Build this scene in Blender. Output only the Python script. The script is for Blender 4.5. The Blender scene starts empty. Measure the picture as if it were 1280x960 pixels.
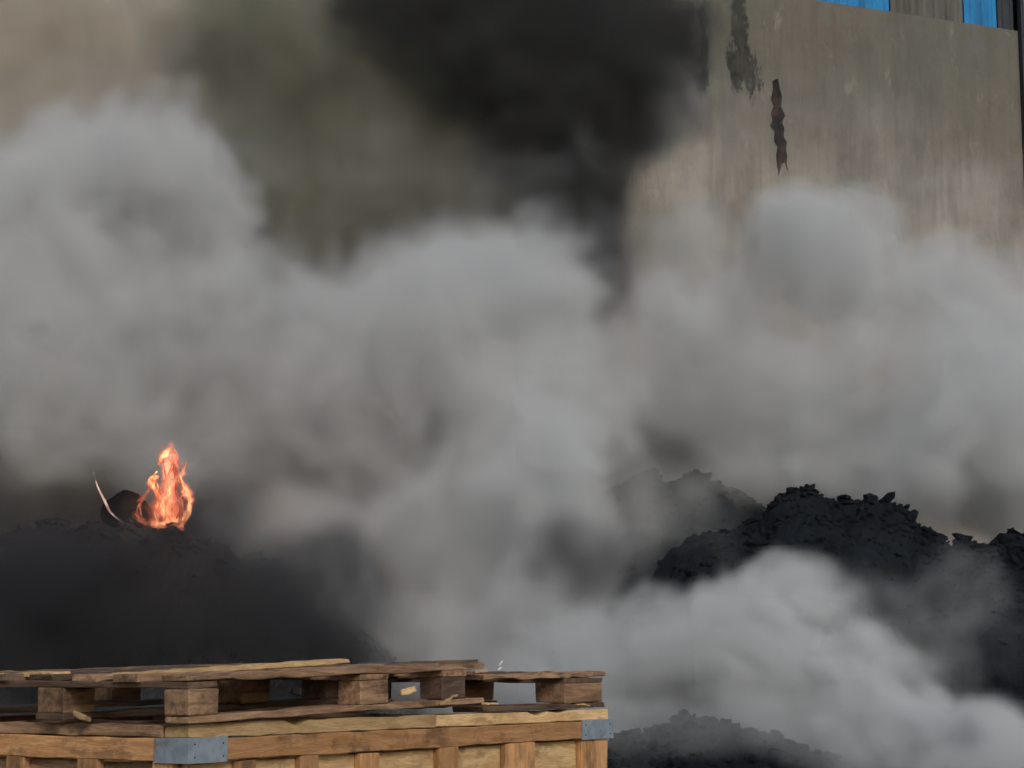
import bpy, bmesh, math, random
import numpy as np
from mathutils import Vector, Matrix, Euler
R = math.radians
random.seed(11)
C = bpy.context.scene
COL = C.collection

# ---------------------------------------------------------------- camera
F, HOR = 2400.0, 832.0                      # focal length and eye-line row of the 1280x960 photo
EYE = 1.5
PITCH = math.atan((HOR - 480) / F)
cam = bpy.data.cameras.new("camera"); camo = bpy.data.objects.new("camera", cam); COL.objects.link(camo)
camo.location = (0, 0, EYE); camo.rotation_euler = (R(90) + PITCH, 0, 0)
cam.sensor_width = 36; cam.lens = 36 * F / 1280; cam.clip_end = 3000; cam.clip_start = 0.05
C.camera = camo

# ---------------------------------------------------------------- world, sun, exposure
SUN_EL, SUN_AZ = R(30), R(160)              # azimuth clockwise from +Y: behind the camera, to its right
w = bpy.data.worlds.new("World"); C.world = w; w.use_nodes = True
nt = w.node_tree; nt.nodes.clear()
sky = nt.nodes.new("ShaderNodeTexSky"); sky.sky_type = 'NISHITA'; sky.sun_disc = False
sky.sun_elevation = SUN_EL; sky.sun_rotation = SUN_AZ; sky.dust_density = 2.0; sky.air_density = 1.3
hs = nt.nodes.new("ShaderNodeHueSaturation"); hs.inputs["Saturation"].default_value = 0.9
bg = nt.nodes.new("ShaderNodeBackground"); bg.inputs["Strength"].default_value = 0.10
wo = nt.nodes.new("ShaderNodeOutputWorld")
nt.links.new(sky.outputs[0], hs.inputs["Color"]); nt.links.new(hs.outputs[0], bg.inputs[0]); nt.links.new(bg.outputs[0], wo.inputs[0])
sun = bpy.data.lights.new("sun", 'SUN'); sun.energy = 1.45; sun.angle = R(20); sun.color = (1.0, 0.98, 0.945)
suno = bpy.data.objects.new("sun", sun); COL.objects.link(suno)
sd = Vector((math.sin(SUN_AZ) * math.cos(SUN_EL), math.cos(SUN_AZ) * math.cos(SUN_EL), math.sin(SUN_EL)))
suno.rotation_euler = sd.to_track_quat('Z', 'Y').to_euler()
C.view_settings.view_transform = 'Standard'; C.view_settings.look = 'None'; C.view_settings.gamma = 1
C.view_settings.exposure = -0.28
C.cycles.use_denoising = True; C.cycles.use_light_tree = False
C.cycles.volume_bounces = 3; C.cycles.max_bounces = 4; C.cycles.diffuse_bounces = 2
C.cycles.volume_step_rate = 4.0; C.cycles.volume_max_steps = 160
C.cycles.use_adaptive_sampling = True; C.cycles.adaptive_threshold = 0.06; C.cycles.adaptive_min_samples = 12
C.cycles.transparent_max_bounces = 24

# ---------------------------------------------------------------- helpers
cp, sp_ = math.cos(PITCH), math.sin(PITCH)
def ray(px, py):
    x, y = (px - 640) / F, (480 - py) / F
    return Vector((x, cp - y * sp_, sp_ + y * cp))
def at(px, py, Y):
    """world point at distance Y (metres ahead) seen at photo pixel px, py"""
    r = ray(px, py); return Vector((0, 0, EYE)) + r * (Y / r.y)
def tag(o, label=None, cat=None, group=None, kind=None):
    if label: o["label"] = label
    if cat: o["category"] = cat
    if group: o["group"] = group
    if kind: o["kind"] = kind
    return o
def empty(name, loc, rz=0):
    o = bpy.data.objects.new(name, None); COL.objects.link(o); o.location = loc; o.rotation_euler = (0, 0, rz)
    o.empty_display_size = 0.1
    return o
def mesh_obj(name, bm, mat, parent=None, smooth=False):
    me = bpy.data.meshes.new(name); bm.to_mesh(me); bm.free()
    if smooth:
        for p in me.polygons: p.use_smooth = True
    for m in (mat if isinstance(mat, (list, tuple)) else [mat]): me.materials.append(m)
    o = bpy.data.objects.new(name, me); COL.objects.link(o)
    if parent: o.parent = parent
    return o
def box_bm(x0, x1, y0, y1, z0, z1, bm=None):
    bm = bm or bmesh.new()
    v = [bm.verts.new((x, y, z)) for x in (x0, x1) for y in (y0, y1) for z in (z0, z1)]
    for f in ((0,1,3,2),(4,6,7,5),(0,4,5,1),(2,3,7,6),(0,2,6,4),(1,5,7,3)): bm.faces.new([v[i] for i in f])
    return bm

# node helper
class NT:
    def __init__(s, name):
        s.m = bpy.data.materials.new(name); s.m.use_nodes = True; s.t = s.m.node_tree; s.t.nodes.clear()
        s.out = s.t.nodes.new("ShaderNodeOutputMaterial")
    def n(s, typ, **kw):
        nd = s.t.nodes.new(typ)
        for k, v in kw.items():
            if k.startswith("_"): setattr(nd, k[1:], v)
            else:
                key = int(k[1:]) if k[0] == "i" and k[1:].isdigit() else k.replace("__", " ")
                if hasattr(v, "links"): s.t.links.new(v, nd.inputs[key])
                else: nd.inputs[key].default_value = v
        return nd
    def link(s, a, b): s.t.links.new(a, b)
    def math(s, op, a, b=0.0, c=None, clamp=False):
        kw = dict(i0=a, i1=b)
        if c is not None: kw["i2"] = c
        return s.n("ShaderNodeMath", _operation=op, _use_clamp=clamp, **kw).outputs[0]
    def mix(s, f, a, b, bt='MIX'):
        nd = s.t.nodes.new("ShaderNodeMix"); nd.data_type = 'RGBA'; nd.blend_type = bt
        for i, v in ((0, f), (6, a), (7, b)):
            if hasattr(v, "links"): s.t.links.new(v, nd.inputs[i])
            else: nd.inputs[i].default_value = v if i == 0 else (tuple(v) + (1,) if len(v) == 3 else v)
        return nd.outputs[2]
    def noise(s, vec, scale, detail=4, rough=.55, dist=0.0):
        return s.n("ShaderNodeTexNoise", Vector=vec, Scale=scale, Detail=detail, Roughness=rough, Distortion=dist).outputs["Fac"]
    def ramp(s, v, lo, hi):
        return s.n("ShaderNodeMapRange", _interpolation_type='SMOOTHSTEP', Value=v, i1=lo, i2=hi, i3=0.0, i4=1.0).outputs[0]
    def coords(s, scale=(1, 1, 1), kind="Object"):
        tc = s.n("ShaderNodeTexCoord")
        mp = s.n("ShaderNodeMapping", Vector=tc.outputs[kind]); mp.inputs["Scale"].default_value = scale
        return mp.outputs[0]
    def surf(s, col, rough=.8, bump=None, bs=.3, bd=.02, metal=0.0, spec=.3):
        b = s.n("ShaderNodeBsdfPrincipled", Roughness=rough, Metallic=metal)
        b.inputs["Specular IOR Level"].default_value = spec
        if hasattr(col, "links"): s.link(col, b.inputs["Base Color"])
        else: b.inputs["Base Color"].default_value = tuple(col) + (1,)
        if bump is not None:
            bn = s.n("ShaderNodeBump", Strength=bs, Distance=bd, Height=bump); s.link(bn.outputs[0], b.inputs["Normal"])
        s.link(b.outputs[0], s.out.inputs[0]); return s.m

# ---------------------------------------------------------------- materials
def wood(name, c1, c2, dirt=.5, dirtcol=(.035, .024, .018)):
    t = NT(name)
    oi = t.n("ShaderNodeObjectInfo")
    v0 = t.coords((1.0, 9, 9))
    off = t.n("ShaderNodeVectorMath", _operation='ADD', i0=v0)
    sc = t.n("ShaderNodeVectorMath", _operation='SCALE', i0=(37.0, 21.0, 53.0)); t.link(oi.outputs["Random"], sc.inputs["Scale"])
    t.link(sc.outputs[0], off.inputs[1]); v = off.outputs[0]
    g = t.noise(v, 5.0, 6, .65, .6)
    col = t.mix(t.ramp(g, .35, .65), c1, c2)
    fine = t.noise(v, 26.0, 3, .7)
    col = t.mix(t.math('MULTIPLY', t.ramp(fine, .5, .72), .45), col, tuple(x * .45 for x in c2))
    vc = t.coords((1, 1.6, 1.6))
    o2 = t.n("ShaderNodeVectorMath", _operation='ADD', i0=vc); t.link(sc.outputs[0], o2.inputs[1])
    d = t.noise(o2.outputs[0], 5.5, 6, .68)
    col = t.mix(t.math('MULTIPLY', t.ramp(d, .5, .66), dirt), col, dirtcol)
    val = t.math('MULTIPLY_ADD', oi.outputs["Random"], .75, .6)
    hsv = t.n("ShaderNodeHueSaturation", Color=col, Value=val)
    return t.surf(hsv.outputs[0], .82, t.math('ADD', g, fine), .6, .004)
M = {}
M['wood'] = wood("crate pine", (.60, .33, .155), (.43, .215, .09), .5)
M['wood_pale'] = wood("fresh split pine", (.66, .46, .24), (.50, .32, .15), .3)
M['wood_mid'] = wood('tan panel board', (.70, .49, .26), (.52, .32, .15), .55)
M['wood_brown'] = wood("weathered brown board", (.40, .25, .15), (.20, .115, .066), .65)
M['wood_dark'] = wood("dark weathered board", (.20, .13, .09), (.11, .068, .048), .5)
def metal():
    t = NT("galvanised bracket"); v = t.coords((1, 1, 1))
    n1 = t.noise(v, 25, 5, .6); n2 = t.noise(v, 9, 4, .6)
    col = t.mix(t.ramp(n1, .35, .7), (.36, .43, .50), (.26, .31, .37))
    col = t.mix(t.math('MULTIPLY', t.ramp(n2, .58, .7), .6), col, (.16, .10, .06))
    return t.surf(col, .55, n1, .2, .003, .35, .5)
M['metal'] = metal()
def black(name, c1, c2, s=3.0):
    t = NT(name); v = t.coords()
    n1 = t.noise(v, s, 8, .7); n2 = t.noise(v, s * 7, 4, .7)
    col = t.mix(t.ramp(n1, .35, .68), c1, c2)
    return t.surf(col, .9, t.math('ADD', n1, t.math('MULTIPLY', n2, .4)), .7, .07, 0, .15)
M['heap'] = black("charred debris", (.004, .006, .009), (.012, .016, .021))
M['heap2'] = black("charred debris ashy", (.016, .016, .02), (.04, .04, .044), 2.2)
M['char'] = black("charred lump", (.006, .006, .006), (.016, .014, .013), 6)
M['ground'] = black("sooty yard ground", (.03, .03, .032), (.07, .066, .06), 1.2)

def vol_mat(name, color, dens, absorb=None):
    t = NT(name)
    p = t.n("ShaderNodeVolumePrincipled")
    p.inputs["Color"].default_value = tuple(color) + (1,)
    p.inputs["Density"].default_value = dens
    p.inputs["Density Attribute"].default_value = "density"
    p.inputs["Anisotropy"].default_value = 0.0
    if absorb: p.inputs["Absorption Color"].default_value = tuple(absorb) + (1,)
    t.link(p.outputs[0], t.out.inputs["Volume"])
    return t.m

# ---------------------------------------------------------------- ground
bm = bmesh.new()
gx = [-1500, -200, -40] + [-20 + i * 1.0 for i in range(41)] + [40, 200, 1500]
gy = [-200, -20] + [0 + i * 1.0 for i in range(46)] + [80, 300, 2500]
gr = [[bm.verts.new((x, y, 0 if not (-20 < x < 20 and 6 < y < 40) else random.uniform(-.03, .05))) for x in gx] for y in gy]
for j in range(len(gy) - 1):
    for i in range(len(gx) - 1): bm.faces.new((gr[j][i], gr[j][i+1], gr[j+1][i+1], gr[j+1][i]))
tag(mesh_obj("ground", bm, M['ground'], smooth=True), kind="structure")

# ---------------------------------------------------------------- concrete hall
AW = math.atan((6523 - 640) / math.hypot(F, 352))     # direction in which the wall recedes
wd = Vector((math.sin(AW), math.cos(AW), 0))
CORNER_Y = 24.0
cpt = at(1272, 38, CORNER_Y)
hall = empty("industrial_hall", (cpt.x, cpt.y, 0), math.atan2(wd.y, wd.x))
tag(hall, "tall stained concrete hall with blue and grey cladding band behind the smoke", "building")
nrm = Vector((wd.y, -wd.x, 0))                        # towards the camera
def wl(px, py):
    """photo pixel -> (u along wall, z) on the wall plane; u grows to the right"""
    r = ray(px, py); o = Vector((0, 0, EYE))
    t = (Vector((cpt.x, cpt.y, 0)) - o).dot(nrm) / r.dot(nrm)
    p = o + r * t
    return (p - Vector((cpt.x, cpt.y, 0))).dot(wd), p.z
SILL = wl(1116, 15)[1]
print("sill", SILL, wl(1272, 38), wl(1030, 0), wl(972, 100), wl(0, 0))

def concrete():
    t = NT("weathered concrete"); v = t.coords()
    big = t.noise(v, .45, 5, .6)
    st = t.noise(t.coords((1.0, 1.0, .16)), 2.0, 6, .7)
    st2 = t.noise(t.coords((1.0, 1.0, .05)), 9.0, 4, .7)
    fine = t.noise(v, 6, 8, .75)
    sep = t.n("ShaderNodeSeparateXYZ", Vector=t.coords())
    zz = t.math('ADD', sep.outputs[2], t.math('MULTIPLY', big, 2.4))
    band = t.ramp(zz, SILL - 3.2 + 1.2, SILL - .7 + 1.2)
    col = t.mix(band, (.42, .37, .325), (.165, .165, .14))
    col = t.mix(t.math('MULTIPLY', t.ramp(big, .4, .62), .4), col, (.22, .18, .15))
    col = t.mix(t.math('MULTIPLY', t.ramp(st, .44, .68), .5), col, (.13, .125, .105))
    col = t.mix(t.math('MULTIPLY', t.ramp(st2, .48, .7), .28), col, (.12, .11, .09))
    col = t.mix(t.math('MULTIPLY', t.ramp(fine, .5, .75), .3), col, (.15, .14, .13))
    # soot patches with ragged, run-down edges
    d1 = t.noise(t.coords((1, 1, .4)), 6.0, 8, .75)
    for (px, py, rx, rz) in ((877, 96, .14, .34), (930, 86, .26, .38), (880, 55, .10, .6), (925, 35, .14, .7), (850, 60, .3, .7)):
        u, z = wl(px, py)
        dx = t.math('DIVIDE', t.math('SUBTRACT', sep.outputs[0], u), rx)
        dz = t.math('DIVIDE', t.math('SUBTRACT', sep.outputs[2], z), rz)
        dd = t.math('SQRT', t.math('ADD', t.math('MULTIPLY', dx, dx), t.math('MULTIPLY', dz, dz)))
        dd = t.math('ADD', dd, t.math('MULTIPLY', t.math('SUBTRACT', d1, .5), 4.2))
        col = t.mix(t.math('MULTIPLY', t.ramp(dd, 1.0, .55), .88), col, (.022, .022, .022))
    mot = t.noise(t.coords((1, 1, .7)), 1.6, 7, .72)
    col = t.mix(t.math('MULTIPLY', t.ramp(mot, .42, .66), .45), col, (.12, .115, .10))
    col = t.mix(t.math('MULTIPLY', t.ramp(t.noise(t.coords((1, 1, .5)), 3.3, 7, .75), .56, .7), .35), col, (.42, .39, .34))
    return t.surf(col, .9, t.math('ADD', fine, st2), .6, .03, 0, .2)
M['concrete'] = concrete()

# wall face with a ragged vertical gash broken through its skin
UL, UR = -34.0, 9.0
def gash_outline():
    pts = []
    L = [(965,101),(966,112),(964,124),(967,133),(964,142),(966,150),(963,158),(968,165),(968,176),(972,184),(970,194),(971,206),(974,221)]
    Rr = [(985,216),(983,204),(985,196),(983,187),(984,178),(979,170),(981,162),(978,153),(981,145),(977,133),(978,120),(975,110),(973,98)]
    for (x, y) in L + [(977, 206), (981, 203)] + Rr: pts.append(wl(x + random.uniform(-.8, .8), y))
    return pts
G = gash_outline()
bm = bmesh.new()
outer = [bm.verts.new((u, 0, z)) for u, z in ((UL, -.2), (UR, -.2), (UR, SILL), (UL, SILL))]
inner = [bm.verts.new((u, 0, z)) for u, z in G]
edges = [bm.edges.new((outer[i], outer[(i+1) % 4])) for i in range(4)]
ie = [bm.edges.new((inner[i], inner[(i+1) % len(inner)])) for i in range(len(inner))]
bmesh.ops.triangle_fill(bm, use_beauty=True, use_dissolve=False, edges=edges + ie)
for f in list(bm.faces):                               # nothing may cover the gash
    pass
back = [bm.verts.new((u, .07, z)) for u, z in G]
for i in range(len(G)):
    j = (i + 1) % len(G); bm.faces.new((inner[i], inner[j], back[j], back[i]))
bmesh.ops.recalc_face_normals(bm, faces=bm.faces)
mesh_obj("wall", bm, M['concrete'], hall)
def rusty_dark():
    t = NT("rusted steel in the gash"); v = t.coords()
    n1 = t.noise(v, 5, 5, .7)
    return t.surf(t.mix(t.ramp(n1, .48, .6), (.008, .008, .008), (.06, .024, .014)), .9)  # near-black colour paints the gash's shaded depth, rusty tones mottled in
M['rusty_dark'] = rusty_dark()
us = [g[0] for g in G]; zs = [g[1] for g in G]
mesh_obj("gash_back", box_bm(min(us) - .1, max(us) + .1, .07, .1, min(zs) - .1, max(zs) + .1), M['rusty_dark'], hall)
# rest of the building body (depth, roof)
b = box_bm(UL, UR, .6, 18, -.2, SILL + 3.0); mesh_obj("building_body", b, M['concrete'], hall)
bm = bmesh.new(); box_bm(UL - .3, UR + .3, -.35, 18.3, SILL + 3.0, SILL + 3.3, bm)
def plain(name, col, rough=.7, s=8, amt=.5, metal=0.0, st=(1, 1, 1)):
    t = NT(name); n = t.noise(t.coords(st), s, 5, .65)
    return t.surf(t.mix(t.math('MULTIPLY', t.ramp(n, .42, .68), amt), col, tuple(c * .35 for c in col)), rough, n, .3, .01, metal, .3)
M['roof'] = plain("roof edge", (.12, .115, .11)); mesh_obj("roof", bm, M['roof'], hall)
M['blue'] = plain("blue sheet", (.02, .24, .56), .55, 3, .55, 0, (1.5, 1.5, .35))
M['greysheet'] = plain("grey ribbed sheet", (.14, .135, .125), .7, 3, .6, 0, (2.5, 2.5, .2))
M['darksheet'] = plain("dark opening panel", (.04, .048, .06), .6, 3, .5, 0, (2, 2, .3))
def ribbed(u0, u1, pitch, amp, y):
    bm = bmesh.new(); n = max(2, int((u1 - u0) / pitch)); prof = []
    for i in range(n):
        a = u0 + (u1 - u0) * i / n; p = (u1 - u0) / n
        prof += [(a, 0), (a + p * .5, 0), (a + p * .6, amp), (a + p * .9, amp)]
    prof.append((u1, 0)); va = []
    for u, o in prof: va.append((bm.verts.new((u, y - o, SILL + .02)), bm.verts.new((u, y - o, SILL + 2.99))))
    for i in range(len(va) - 1): bm.faces.new((va[i][0], va[i+1][0], va[i+1][1], va[i][1]))
    bmesh.ops.recalc_face_normals(bm, faces=bm.faces)
    g = bmesh.ops.extrude_face_region(bm, geom=list(bm.faces))
    bmesh.ops.translate(bm, verts=[v for v in g['geom'] if isinstance(v, bmesh.types.BMVert)], vec=(0, .05, 0))
    return bm
seq = []
uu = [wl(x, 25)[0] for x in (1116, 1208, 1250, 1271)]
e0 = wl(1022, 3)[0]
panels = [(e0, uu[0], 'blue'), (uu[0], uu[1], 'greysheet'), (uu[1], uu[2], 'blue'), (uu[2], uu[3], 'darksheet')]
x = e0
while x > UL:
    k = random.choice(['greysheet', 'greysheet', 'blue']) if panels[-1][2] == 'blue' else 'greysheet'
    wdt = random.uniform(.9, 1.9); panels.append((x - wdt, x, k)); x -= wdt
x = uu[3] + .25
while x < UR:
    wdt = random.uniform(.9, 1.9); panels.append((x, x + wdt, 'greysheet')); x += wdt
for (a, b_, k) in panels:
    o = mesh_obj("cladding_panel", ribbed(a + .01, b_ - .01, .16, .014, .06), M[k], hall)
    if k == 'blue': o["label"] = "bright blue cladding sheet"
# pilaster joint at the far end, with a raised dark strip as the slot beside it
mesh_obj("dark_strip", box_bm(.0, .035, -.08, -.005, 0, SILL + 2.9), M['darksheet'], hall)
mesh_obj("pilaster", box_bm(.06, .75, -.06, -.003, 0, SILL + 2.95), M['concrete'], hall)

# ---------------------------------------------------------------- noise (numpy)
_rng = np.random.RandomState(5)
TAB = _rng.rand(64, 64, 64).astype(np.float32)
def vnoise(p):
    i = np.floor(p).astype(np.int32); f = (p - i).astype(np.float32); f = f * f * (3 - 2 * f)
    i0 = i & 63; i1 = (i + 1) & 63
    x0, y0, z0 = i0[..., 0], i0[..., 1], i0[..., 2]; x1, y1, z1 = i1[..., 0], i1[..., 1], i1[..., 2]
    fx, fy, fz = f[..., 0], f[..., 1], f[..., 2]
    a = TAB[x0, y0, z0] * (1 - fx) + TAB[x1, y0, z0] * fx
    b = TAB[x0, y1, z0] * (1 - fx) + TAB[x1, y1, z0] * fx
    c = TAB[x0, y0, z1] * (1 - fx) + TAB[x1, y0, z1] * fx
    d = TAB[x0, y1, z1] * (1 - fx) + TAB[x1, y1, z1] * fx
    a = a * (1 - fy) + b * fy; c = c * (1 - fy) + d * fy
    return a * (1 - fz) + c * fz
_c, _s = math.cos(.7), math.sin(.7)
ROT = (np.array([[_c, -_s, 0], [_s, _c, 0], [0, 0, 1]]) @ np.array([[1, 0, 0], [0, .8, -.6], [0, .6, .8]]) @ np.array([[.8, 0, .6], [0, 1, 0], [-.6, 0, .8]])).astype(np.float32)
def fbm(p, octs, gain=.5, off=0.0):
    s = 0; a = 1; t = 0; q = (p + off) @ ROT
    for k in range(octs):
        s = s + a * vnoise(q); t += a; a *= gain; q = (q @ ROT) * 2.03 + 17.3
    return s / t
def sstep(x, lo, hi):
    t = np.clip((x - lo) / (hi - lo), 0, 1); return t * t * (3 - 2 * t)

# ---------------------------------------------------------------- heaps
ICO = {}
for n_ in (1, 2):
    b_ = bmesh.new(); bmesh.ops.create_icosphere(b_, subdivisions=n_, radius=1); b_.verts.ensure_lookup_table()
    ICO[n_] = (np.array([v.co[:] for v in b_.verts]), np.array([[v.index for v in f.verts] for f in b_.faces])); b_.free()
def heap(label, peaks, Y, mat, slope=1.0, amp=.16, depth=2.6, res=.045, freq=2.2, seed=0.0, cat="debris heap", lumps=1600, lsize=.36):
    """peaks: photo pixels of the crest line; each is the tip of a cone of loose debris at distance about Y"""
    P = [at(px, py, Y + dy) for (px, py, dy) in peaks]
    x0 = min(p.x for p in P) - 2.2; x1 = max(p.x for p in P) + 2.2
    y0 = min(p.y for p in P) - depth; y1 = max(p.y for p in P) + depth
    nx = int((x1 - x0) / res); ny = int((y1 - y0) / (res * 1.5))
    X, Yy = np.meshgrid(np.linspace(x0, x1, nx), np.linspace(y0, y1, ny))
    q = np.stack([X, Yy, np.zeros_like(X) + seed], -1)
    wx = (fbm(q * 1.3, 3, off=3.1) - .5) * .22; wy = (fbm(q * 1.3, 3, off=9.7) - .5) * .4
    Z = np.full(X.shape, -9.0)
    for p in P:
        d = np.hypot(X + wx - p.x, Yy + wy - p.y)
        Z = np.maximum(Z, p.z - slope * (np.sqrt(d * d + .03) - .17))
    n = fbm(q * freq, 5, .55); rg = 1 - np.abs(2 * fbm(q * freq * 2.2, 4, .6, off=5.5) - 1)
    Z = Z + (n - .5) * amp * 2 + (rg - .75) * amp * .6
    Z = Z + ((fbm(q * 9.0, 3, .6, off=3.3) - .5) * .12 + np.maximum(fbm(q * 4.0, 2, off=1.3) - .5, 0) * .3 + np.maximum(fbm(q * 8.0, 2, off=6.3) - .48, 0) * .12) * amp / .09
    ex = np.minimum.reduce([X - x0, x1 - X, Yy - y0, y1 - Yy]); Z = Z - np.clip(.6 - ex, 0, 1) * 3
    Z = np.maximum(Z, -.3)
    Zs = Z.copy()
    me = bpy.data.meshes.new("debris_heap")
    base = P[0] * 0 + Vector(((x0 + x1) / 2, (y0 + y1) / 2, 0))
    vs = np.stack([X - base.x, Yy - base.y, Z], -1).reshape(-1, 3)
    idx = np.arange(nx * ny).reshape(ny, nx)
    fs = np.stack([idx[:-1, :-1], idx[:-1, 1:], idx[1:, 1:], idx[1:, :-1]], -1).reshape(-1, 4)
    keep = (vs[fs][:, :, 2].max(1) > -.29); fs = fs[keep]
    rl = random.Random(int(seed * 10) + 3)          # lumps and scraps half sunk in the loose debris
    LV, LF, tot = [], [], 0
    for k in range(lumps):
        if k % 2: j_, i_ = rl.randrange(4, ny - 4), rl.randrange(4, nx - 4)
        else:                                     # half of them near the crest
            p_ = rl.choice(P); i_ = int((p_.x + rl.gauss(0, .25) - x0) / (x1 - x0) * nx); j_ = int((p_.y + rl.gauss(0, .25) - y0) / (y1 - y0) * ny)
            i_ = min(max(i_, 4), nx - 4); j_ = min(max(j_, 4), ny - 4)
        if Zs[j_, i_] < .05: continue
        r_ = rl.choice([.03, .04, .05, .07, .10]) * rl.uniform(.7, 1.2) * lsize
        iv, if_ = ICO[2 if r_ > .05 else 1]
        sc_ = np.array([r_ * rl.uniform(.8, 2.1), r_ * rl.uniform(.8, 1.5), r_ * rl.uniform(.45, 1.0)])
        ro = np.array(Euler((rl.uniform(-.6, .6), rl.uniform(-.7, .7), rl.uniform(0, 6.3))).to_matrix())
        jit = np.array([rl.uniform(.75, 1.15) for _ in range(len(iv))])[:, None]
        LV.append((iv * jit * sc_) @ ro.T + np.array([X[j_, i_] - base.x, Yy[j_, i_] - base.y, Zs[j_, i_]])); LF.append(if_ + tot); tot += len(iv)
    used_, inv = np.unique(fs, return_inverse=True); vs = vs[used_]; fs = inv.reshape(-1, 4)
    faces = fs.tolist(); verts = vs
    if LV: faces += (np.concatenate(LF) + len(vs)).tolist(); verts = np.concatenate([vs] + LV)
    me.from_pydata(verts.tolist(), [], faces); me.materials.append(mat)
    o = bpy.data.objects.new("debris_heap", me); COL.objects.link(o); o.location = base
    tag(o, label, cat, "black debris heaps in the yard")
    return o
heap("black debris heap with pointed lumpy crest, right of the thick white smoke",
     [(905,664,0),(945,656,.1),(978,640,0),(1006,616,0),(1034,644,.1),(1070,632,0),(1096,654,0),(1122,645,0),(1150,668,0),(1184,694,.1)], 14.0, M['heap'], seed=1.0, amp=.09)
heap("dim hazy debris heap behind the pointed black one, edged by smoke",
     [(795,612,0),(825,600,.2),(868,596,0),(900,612,0),(770,640,0),(930,640,.2)], 16.0, M['heap'], seed=4.0, amp=.08)
heap("black debris heap cut off by the picture's right edge",
     [(1215,688,0),(1240,690,.1),(1268,676,0),(1300,672,0),(1340,665,0),(1235,740,-.4)], 12.8, M['heap'], seed=7.0, amp=.08)
heap("low black debris heap below the smoke, nearest the crate's right end",
     [(868,910,0),(892,912,.1),(840,918,0),(920,924,0),(950,925,0),(805,925,0)], 10.4, M['heap'], seed=12.0, amp=.07, depth=1.4, slope=.6)
heap("broad sooty debris heap under the flame, behind the wooden crate",
     [(-60,650,0),(20,664,0),(60,660,0),(110,668,0),(160,670,0),(205,674,0),(250,680,0),(320,700,0),(380,745,0),(430,790,0)], 13.2, M['heap2'], seed=15.0, amp=.10)

# ---------------------------------------------------------------- wooden crate and pallets
def boards_obj(name, L, W, H, mat, parent, loc, rz=0, ry=0, rx=0, jag=.004, nseg=10, chip=0.0):
    """a sawn board along local X, its origin at the lower near end"""
    bm = bmesh.new(); rings = []
    for i in range(nseg + 1):
        x = L * i / nseg
        if i in (0, nseg): x += random.uniform(-jag, jag) * 1.5
        r = []
        for (y, z) in ((0, 0), (W, 0), (W, H), (0, H)):
            dy, dz = random.uniform(-jag, jag) * .5, random.uniform(-jag, jag) * .6
            if chip and z > 0 and random.random() < chip: dz -= random.uniform(.2, .5) * H
            r.append(bm.verts.new((x + random.uniform(-jag, jag), y + dy, z + dz)))
        rings.append(r)
    for a, b in zip(rings, rings[1:]):
        for k in range(4): bm.faces.new((a[k], a[(k+1) % 4], b[(k+1) % 4], b[k]))
    bm.faces.new(rings[0][::-1]); bm.faces.new(rings[-1])
    bmesh.ops.recalc_face_normals(bm, faces=bm.faces)
    bmesh.ops.bevel(bm, geom=[e for e in bm.edges if e.is_boundary or e.calc_face_angle(0) > .8], offset=.0025, segments=1, affect='EDGES')
    o = mesh_obj(name, bm, mat, parent); o.location = loc; o.rotation_euler = (rx, ry, rz)
    return o
AX = math.atan2(.834, .552)                   # heading of the crate's long (right) face
CY = 5.75
c0 = at(235, 925, CY)
crate = empty("wooden_crate", (c0.x, c0.y, 0), AX)
tag(crate, "large pine crate with metal corner brackets standing before the smoke", "crate")
ca, sa = math.cos(AX), math.sin(AX)
def loc2w(a, b, z): return Vector((c0.x + ca * a - sa * b, c0.y + sa * a + ca * b, z))
def prj(P):
    d = P - Vector((0, 0, EYE)); dep = d.y * cp + d.z * sp_; up = -d.y * sp_ + d.z * cp
    return 640 + F * d.x / dep, 480 - F * up / dep
def a_of(px, b=0.0, z=1.28):
    lo, hi = -1.0, 6.0
    for _ in range(40):
        m = (lo + hi) / 2
        if prj(loc2w(m, b, z))[0] < px: lo = m
        else: hi = m
    return lo
def b_of(px, a=0.0, z=1.28):
    lo, hi = -1.0, 6.0
    for _ in range(40):
        m = (lo + hi) / 2
        if prj(loc2w(a, m, z))[0] > px: lo = m
        else: hi = m
    return lo
CL = a_of(763); CW = 1.35; ZT = 1.284; RH = .066
print("crate length", CL, "b at x=0", b_of(0), [round(a_of(x), 2) for x in (260, 445, 515, 545, 600, 690, 750)], [round(b_of(x), 2) for x in (190, 105, 45)])
W_, WP, WB, WD = M['wood'], M['wood_pale'], M['wood_brown'], M['wood_dark']
def A(name, a0, a1, b0, b1, z0, z1, mat, parent=crate, **kw):      # board running along the long face
    return boards_obj(name, a1 - a0, b1 - b0, z1 - z0, mat, parent, (a0, b0, z0), **kw)
def B(name, a0, a1, b0, b1, z0, z1, mat, parent=crate, **kw):      # board running along the short face
    return boards_obj(name, b1 - b0, a1 - a0, z1 - z0, mat, parent, (a1, b0, z0), rz=R(90), **kw)
def V(name, a0, a1, b0, b1, z0, z1, mat, parent=crate):            # upright batten
    return boards_obj(name, z1 - z0, b1 - b0, a1 - a0, mat, parent, (a1, b0, z0), ry=R(-90), jag=.003)
# rails round the top
A("rail", .0, CL, 0, .028, ZT - RH, ZT, W_, nseg=26)
B("rail", 0, .028, .03, CW - .03, ZT - RH, ZT, W_, nseg=16)
A("rail", .0, CL, CW - .028, CW, ZT - RH, ZT, W_)
B("rail", CL - .028, CL, .03, CW - .03, ZT - RH, ZT, W_)
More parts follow.
